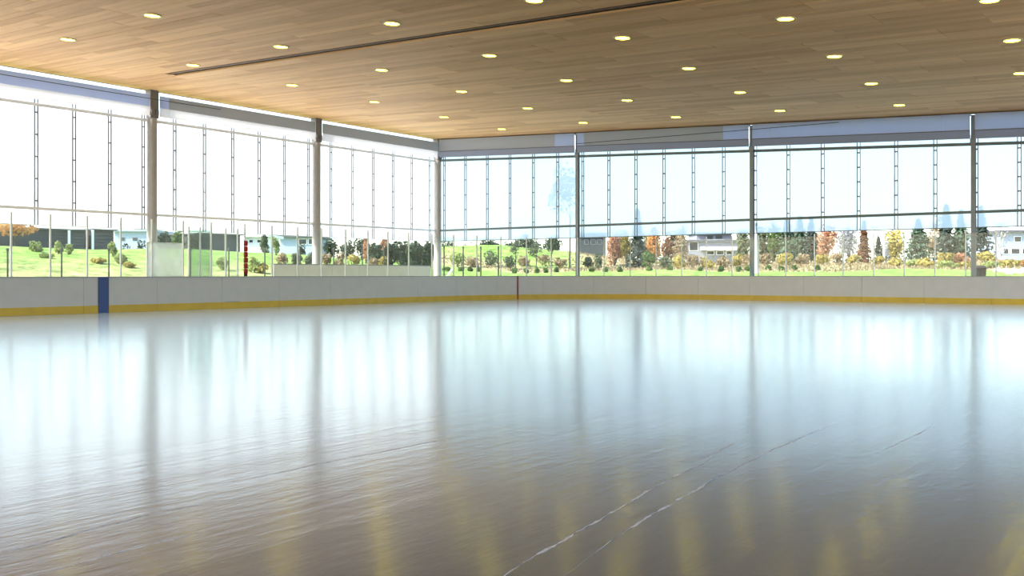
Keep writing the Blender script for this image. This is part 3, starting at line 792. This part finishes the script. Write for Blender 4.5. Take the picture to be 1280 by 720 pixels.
for i, (px, Z, yt, wp, kd) in enumerate([(352, 63, 316, 20, 'tan'), (372, 64, 314, 18, 'sage'), (388, 64, 312, 16, 'sage'), (408, 66, 313, 18, 'tan'), (424, 66, 316, 18, 'tan'), (441, 67, 316, 18, 'yellow'), (466, 68, 318, 18, 'tan'), (478, 69, 320, 14, 'yellow')]):
    bush(px, Z, yt, wp, kd, f'dry bush on the bank above the low white half wall, {ORD[i]} from left', group='dry bushes above the half wall', n=300)
for i, (px, yt, wp) in enumerate([(414, 296, 26), (434, 296, 24), (452, 297, 20)]):
    bush(px, 86, yt, wp, 'dark', f'dark clipped hedge bush right of the middle column, {ORD[i]} from the left', n=500, group='dark hedge on the bank')
tree(458, 78, 292, 12, 'coral', 'slim pinkish autumn tree left of the dark evergreens', low=.2, n=300)
tree(479, 84, 290, 12, 'coral', 'small pinkish tree peeping over the dark evergreens', low=.2, n=300)
for i, (px, Z, yt, wp) in enumerate([(470, 76, 303, 24), (486, 72, 302, 26), (503, 75, 301, 26), (518, 71, 300, 26), (533, 75, 299, 24)]):
    tree(px, Z, yt, wp, 'dark', f'dense dark evergreen left of the corner column, {ORD[i]} from the left', name='evergreen', low=.02, n=900, group='dark evergreens by the corner')
# slim dark posts outside the left wall
dp = [9.5, 77, 136, 238, 286, 331, 375, 417, 453, 480]
for i, p in enumerate(dp):
    X = -2.6; y = on_x(p, X); z = terrain(X, y)
    t = thing('garden_post', f'slim dark post outside the left screens, {ORD[i]} from the left', 'post', (X, y, z - .05), 0, 'dark posts outside the left wall')
    Z = depth(X, y); h = z_at(310 if i not in (8,) else 300, Z) - z + .05
    MB().lathe([(.034, 0), (.034, h - .12)], 10).build('shaft', POSTDK, t)
    MB().lathe([(.055, h - .12), (.06, h - .03), (.03, h)], 10).build('cap', POSTDK, t)

# ------------------------------------------------------------------ outdoors: far side, hill part
for i, (px, yt, wp) in enumerate([(562, 299, 34), (588, 299, 36), (612, 297, 34), (636, 296, 34), (662, 294, 34), (688, 294, 34)]):
    bush(px, 113 + 8 * (i % 2), yt, wp, 'dark' if i != 1 else 'sage', f'dark tree belt behind the green hill, {ORD[i]} clump from the corner column', n=1000, group='tree belt behind the hill', name='tree_clump')
def shrub_row(items, Z, kind, fmt, group, n=160):
    for i, (px, yt, wp) in enumerate(items): bush(px, Z, yt, wp, kind, fmt.format(ORD[i]), n, group)
shrub_row([(558, 334, 14), (576, 334, 9), (588, 333.5, 8), (598, 334, 8), (643, 334, 9), (658, 335, 7), (671, 334, 8), (682, 335, 6), (696, 333.5, 8)], 78, 'green', 'small dark shrub at the lawn edge below the hill, {} from the left', 'small shrubs below the hill')
shrub_row([(740, 334, 7), (757, 334, 7), (775, 333, 8), (812, 333, 10), (838, 333, 8), (875, 333, 8), (901, 332, 8), (923, 332, 8), (934, 332, 8), (960, 331, 9), (977, 332, 7), (993, 331, 8), (1022, 331, 8)], 72, 'green', 'small dark shrub along the lawn right of the spreading tree, {} from left', 'small shrubs along the lawn')
for i, (px, Z, yt, wp, kd) in enumerate(sorted([(572, 84, 312, 24, 'lime'), (614, 86, 313, 26, 'sage'), (635, 85, 318, 20, 'sage'), (592, 85, 318, 20, 'tan'), (655, 88, 317, 22, 'tan'), (682, 88, 318, 22, 'tan'), (700, 86, 322, 20, 'tan'), (735, 86, 319, 16, 'dark'), (748, 84, 318, 14, 'sage')])):
    bush(px, Z, yt, wp, kd, f'{ {"lime":"lime green","sage":"grey-green","tan":"straw-coloured","dark":"dark green"}[kd] } rounded bush on the hill slope, {ORD[i]} from the left', n=320, group='bushes on the hill slope')
# young trees with thin trunks
tree(712, 84, 205, 56, 'dark', 'spreading tree with a dark slim trunk beside the far column nearest the corner', low=.52, n=700, trunk=.10)
tree(670, 86, 303, 24, 'sage', 'small flat-topped young tree on the hill', low=.5, n=260, trunk=.06, leaf=.11)
tree(644, 86, 297, 16, 'sage', 'thin young tree on the hill left of the flat-topped one', low=.55, n=200, trunk=.06, leaf=.11)
tree(690, 88, 295, 14, 'dark', 'thin young tree just left of the spreading dark tree', low=.55, n=200, trunk=.05, leaf=.11)
box_house(725, 757, 128, 291, 316, 'dark grey building right of the spreading dark tree', SIDING, GREYD, [(731, 735, 300, 305), (739, 744, 300, 305), (747, 752, 300, 305)], name='grey_building', frame=GREYW)
tree(768, 88, 284, 28, 'coral', 'coral red autumn tree right of the dark grey building', low=.15, n=900)
tree(783, 86, 288, 16, 'yellow', 'narrow yellow tree left of the dark green conifer', low=.12, n=500)
conifer(797, 85, 262, 28, 'conifer_d', 'dark green conifer beside the coral red tree', n=1300, low=.03)
tree(816, 92, 285, 28, 'orange', 'orange tree right of the dark green conifer', low=.15, n=800)
bush(812, 82, 312, 26, 'green', 'broad green bush below the orange tree', n=400)
tree(835, 96, 287, 20, 'rust', 'brown tree between the orange tree and the tan tree', low=.1, n=600)
tree(852, 90, 284, 24, 'tan', 'tan autumn tree left of the flat-roofed house', low=.1, n=700)
bush(832, 80, 318, 22, 'sage', 'grey-green bush in front of the brown tree', n=350)
# modern house
hs = box_house(858, 922, 118, 300, 318, 'grey flat-roofed modern house with white bands between the trees', GREYW, GREYD, [(862, 872, 303, 313), (884, 892, 314, 318), (896, 904, 314, 318), (908, 916, 314, 318)], [(875, 919, 308.5, 313)], name='modern_house')
Zh = 118; zgh = hs.location.z; Wh = 64 * Zh / F / 2
MB().box(-Wh + 16 * Zh / F, Wh - 4 * Zh / F, 1.5, 7, z_at(301, Zh) - zgh, z_at(292, Zh) - zgh).build('upper_storey', GREYW, hs)
MB().box(-Wh + 14 * Zh / F, Wh - 2 * Zh / F, .8, 7.4, z_at(292, Zh) - zgh, z_at(290, Zh) - zgh).build('upper_roof', GREYD, hs)
MB().box(-Wh + 26 * Zh / F, Wh - 14 * Zh / F, 1.3, 1.52, z_at(301, Zh) - zgh, z_at(299, Zh) - zgh).build('balcony_rail', WHITEP, hs)
for a in (28, 40): MB().box(-Wh + a * Zh / F, -Wh + (a + 8) * Zh / F, 1.42, 1.52, z_at(298, Zh) - zgh, z_at(294, Zh) - zgh).build('window', WINDOW, hs)
for i, (px, Z, yt, wp, kd) in enumerate([(848, 82, 318, 24, 'yellow'), (866, 84, 317, 24, 'tan'), (884, 84, 318, 22, 'yellow'), (903, 84, 317, 24, 'tan'), (921, 85, 316, 22, 'yellow'), (938, 84, 314, 26, 'tan'), (958, 84, 313, 26, 'tan'), (980, 83, 314, 28, 'yellow'), (1003, 83, 317, 26, 'tan'), (1028, 83, 316, 24, 'yellow'), (1046, 84, 316, 22, 'tan'), (1066, 84, 318, 22, 'yellow')]):
    bush(px, Z, yt, wp, kd, f'{ {"tan":"straw-coloured","yellow":"yellowish"}[kd] } bush in the planting beyond the lawn, {ORD[i]} from the left', n=380, group='dry bushes beyond the lawn')
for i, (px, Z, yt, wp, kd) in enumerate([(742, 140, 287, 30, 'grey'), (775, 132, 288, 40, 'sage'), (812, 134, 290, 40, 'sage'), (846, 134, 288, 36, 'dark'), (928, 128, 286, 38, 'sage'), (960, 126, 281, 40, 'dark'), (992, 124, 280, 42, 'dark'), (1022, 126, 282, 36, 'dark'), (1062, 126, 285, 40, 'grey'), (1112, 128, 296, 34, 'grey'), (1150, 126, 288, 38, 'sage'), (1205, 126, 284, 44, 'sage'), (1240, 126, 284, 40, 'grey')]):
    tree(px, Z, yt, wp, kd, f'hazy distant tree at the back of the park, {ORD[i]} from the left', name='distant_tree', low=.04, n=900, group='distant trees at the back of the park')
# tree line right of the house
for i, (px, Z, yt, wp, kd) in enumerate([(930, 100, 282, 22, 'sage'), (950, 98, 278, 26, 'sage'), (968, 97, 275, 24, 'green'), (984, 96, 272, 24, 'conifer'), (1000, 106, 270, 26, 'conifer'), (1014, 96, 272, 20, 'conifer_d')]):
    if kd.startswith('con'): conifer(px, Z, yt, wp + 8, kd, f'green conifer in the tree line right of the middle far column, {ORD[i]} from it', n=1100, group='tree line beyond the lawn')
    else: tree(px, Z, yt, wp, kd, f'leafy tree in the tree line right of the middle far column, {ORD[i]} from it', low=.1, n=800, group='tree line beyond the lawn')
tree(1033, 90, 281, 30, 'coral', 'bright orange-pink autumn tree in the middle of the tree line', low=.2, n=900, name='autumn_tree')
tree(1060, 98, 280, 28, 'grey', 'pale grey bare-looking tree right of the orange-pink tree', low=.12, n=700, leaf=.1)
conifer(1080, 92, 276, 20, 'rust', 'rust-brown conifer left of the pale lamp pole', n=900, low=.04)
conifer(1098, 112, 296, 22, 'conifer_d', 'distant bluish conifer right of the lamp pole', n=500)
tree(1119, 90, 282, 26, 'yellow', 'yellow-tan tree left of the big soft green conifer', low=.1, n=800)
conifer(1148, 92, 274, 46, 'conifer', 'broad soft green conifer above the yellow bush', n=1300, low=.05)
tree(1168, 94, 270, 28, 'tan', 'tan tree with a pale trunk beside the soft green conifer', low=.25, n=700, bark=BARK_P)
conifer(1183, 88, 256, 30, 'conifer_d', 'dark conifer with layered branches left of the right far column', n=1300, low=.05)
conifer(1201, 96, 262, 30, 'conifer', 'green conifer between the dark layered conifer and the right far column', n=1100, low=.05)
conifer(1226, 98, 258, 36, 'conifer_d', 'grey-green conifer just right of the right far column', n=1100, low=.05)
tree(1252, 98, 268, 26, 'grey', 'pale bare tree in front of the pale house at the right edge', low=.3, n=420, leaf=.09, bark=BARK_P)
box_house(1250, 1310, 108, 288, 318, 'pale blue house at the right edge of the picture', PALE, GREYD, [(1254, 1260, 311, 317), (1264, 1274, 311, 317), (1278, 1290, 311, 317), (1268, 1276, 296, 302)], name='pale_house')
for i, (px, Z, yt, wp, kd) in enumerate(sorted([(1096, 80, 319, 20, 'yellow'), (1118, 76, 321, 22, 'yellow'), (1140, 76, 322, 24, 'lime'), (1156, 74, 322, 30, 'yellow'), (1182, 78, 315, 26, 'yellow'), (1202, 78, 316, 24, 'coral'), (1182, 68, 326, 34, 'lime'), (1206, 68, 327, 26, 'yellow'), (1232, 80, 313, 34, 'yellow'), (1238, 66, 325, 30, 'lime'), (1262, 66, 324, 30, 'yellow'), (1285, 66, 322, 24, 'orange')])):
    bush(px, Z, yt, wp, kd, f'{ {"lime":"lime green","yellow":"golden","coral":"pinkish","orange":"orange"}[kd] } bush at the right end of the lawn, {ORD[i]} from the left', n=380, group='golden bushes at the right')
# lamp poles
for i, (px, Z, yt, yb) in enumerate([(1090.5, 86, 284, 326), (1105, 96, 292, 320), (945, 60, 287, 345)]):
    x, y, zg = place(px, Z)
    t = thing('lamp_pole', ['pale lamp pole beside the rust-brown conifer', 'thin pale pole left of the yellow-tan tree', 'pale pole just right of the middle far column'][i], 'lamp pole', (x, y, zg - .05)); h = z_at(yt, Z) - zg
    MB().lathe([(.09, 0), (.08, h * .6), (.06, h)], 10).build('shaft', WHITEP, t)
    MB().box(-.08, .5, -.1, .1, h, h + .10).build('lamp_head', GREYW, t)
# slim dark posts on the far side
for i, (px, yt) in enumerate([(555, 308), (579, 308), (601, 308), (623, 308)]):
    Y = 3.2; x = on_y(px, Y); z = terrain(x, Y); h = z_at(yt, depth(x, Y)) - z + .05
    t = thing('garden_post', f'slim dark post outside the far screens, {ORD[i]} from the corner column', 'post', (x, Y, z - .05), 0, 'dark posts outside the far wall')
    MB().lathe([(.04, 0), (.04, h - .12)], 10).build('shaft', POSTDK, t)
    MB().lathe([(.05, h - .12), (.055, h - .03), (.03, h)], 10).build('cap', POSTDK, t)
# trash bin
x, y, zg = place(1224, 47); t = thing('trash_bin', 'dark square trash bin with an overhanging lid beside the right far column', 'trash bin', (x, y, zg - .02), TH)
hb = z_at(331.5, 47) - zg; wb = 12.5 * 47 / F / 2
MB().hexa([(-wb * .9, -wb * .9, 0), (wb * .9, -wb * .9, 0), (wb * .9, wb * .9, 0), (-wb * .9, wb * .9, 0), (-wb, -wb, hb - .12), (wb, -wb, hb - .12), (wb, wb, hb - .12), (-wb, wb, hb - .12)]).build('body', mat('bin_brown', (.012, .010, .009), .8), t, bevel=.015)
MB().hexa([(-wb - .05, -wb - .05, hb - .12), (wb + .05, -wb - .05, hb - .12), (wb + .05, wb + .05, hb - .12), (-wb - .05, wb + .05, hb - .12), (-wb * .7, -wb * .7, hb), (wb * .7, -wb * .7, hb), (wb * .7, wb * .7, hb), (-wb * .7, wb * .7, hb)]).build('lid', BLACK, t, bevel=.012)
for k in (-1, 0, 1): MB().box(k * wb * .6 - .015, k * wb * .6 + .015, -wb - .02, -wb * .9, .1, hb - .2).build('rib', BLACK, t)
# boulders
import bmesh
for i, (px, Z, yt, wp) in enumerate(sorted([(1246, 53, 338, 10), (1257, 54, 336, 11), (1268, 53, 337.5, 10), (1279, 54, 336, 12), (1262, 50, 340.5, 9), (1274, 50, 340, 9)])):
    x, y, zg = place(px, Z); bm = bmesh.new(); bmesh.ops.create_icosphere(bm, subdivisions=2, radius=1)
    h = max(.3, z_at(yt, Z) - zg + .1); r = wp * Z / F / 2
    for v in bm.verts:
        k = 1 + .22 * math.sin(3.1 * v.co.x + i) * math.cos(2.7 * v.co.y + 2 * i) + rng.uniform(-.07, .07)
        v.co = Vector((v.co.x * r * k, v.co.y * r * k, v.co.z * h * .55 * k + h * .4))
    me = bpy.data.meshes.new('boulder'); bm.to_mesh(me); bm.free(); me.materials.append(ROCKM)
    o = link('boulder', me, None, (x, y, zg - .05)); tag(o, f'grey boulder beyond the boards right of the trash bin, {ORD[i]} from the left', 'rock', 'boulders by the trash bin')
# white brace near the corner column
x, y, zg = place(560, 60)
pa = at_depth(553.5, 60); pb = at_depth(566, 60)
tag(MB().tube([(pa[0], pa[1], z_at(344.5, 60) - .4), (pb[0], pb[1], z_at(336, 60))], .06, 8).build('guard_strut', WHITEP), 'slanted white strut outside near the corner column', 'strut')

# dry grass over the banks and beds (nobody could count it)
pts = []
while len(pts) < 16000:
    x, y = rng.uniform(-40, 45), rng.uniform(24, 52)
    if dryness(x, y) > rng.uniform(.1, .9): pts.append((x, y, terrain(x, y)))
pts = np.array(pts); n = len(pts)
hgt = rng.uniform(.08, .26, n); a = rng.uniform(0, 2 * np.pi, n); wd = rng.uniform(.02, .06, n)
du = np.stack([np.cos(a) * wd, np.sin(a) * wd, np.zeros(n)], 1); ln = np.stack([rng.normal(0, .1, n), rng.normal(0, .1, n), hgt], 1)
P = np.stack([pts - du * 2 - [0, 0, .03], pts + du * 2 - [0, 0, .03], pts + ln], 1).reshape(-1, 3)
me = bpy.data.meshes.new('dry_grass'); me.from_pydata(P.tolist(), [], [(3 * i, 3 * i + 1, 3 * i + 2) for i in range(n)]); me.update(); me.materials.append(MATS['tan'])
o = link('dry_grass', me); tag(o, 'dry straw-coloured grass covering the banks and planting beds', 'grass'); o['kind'] = 'stuff'
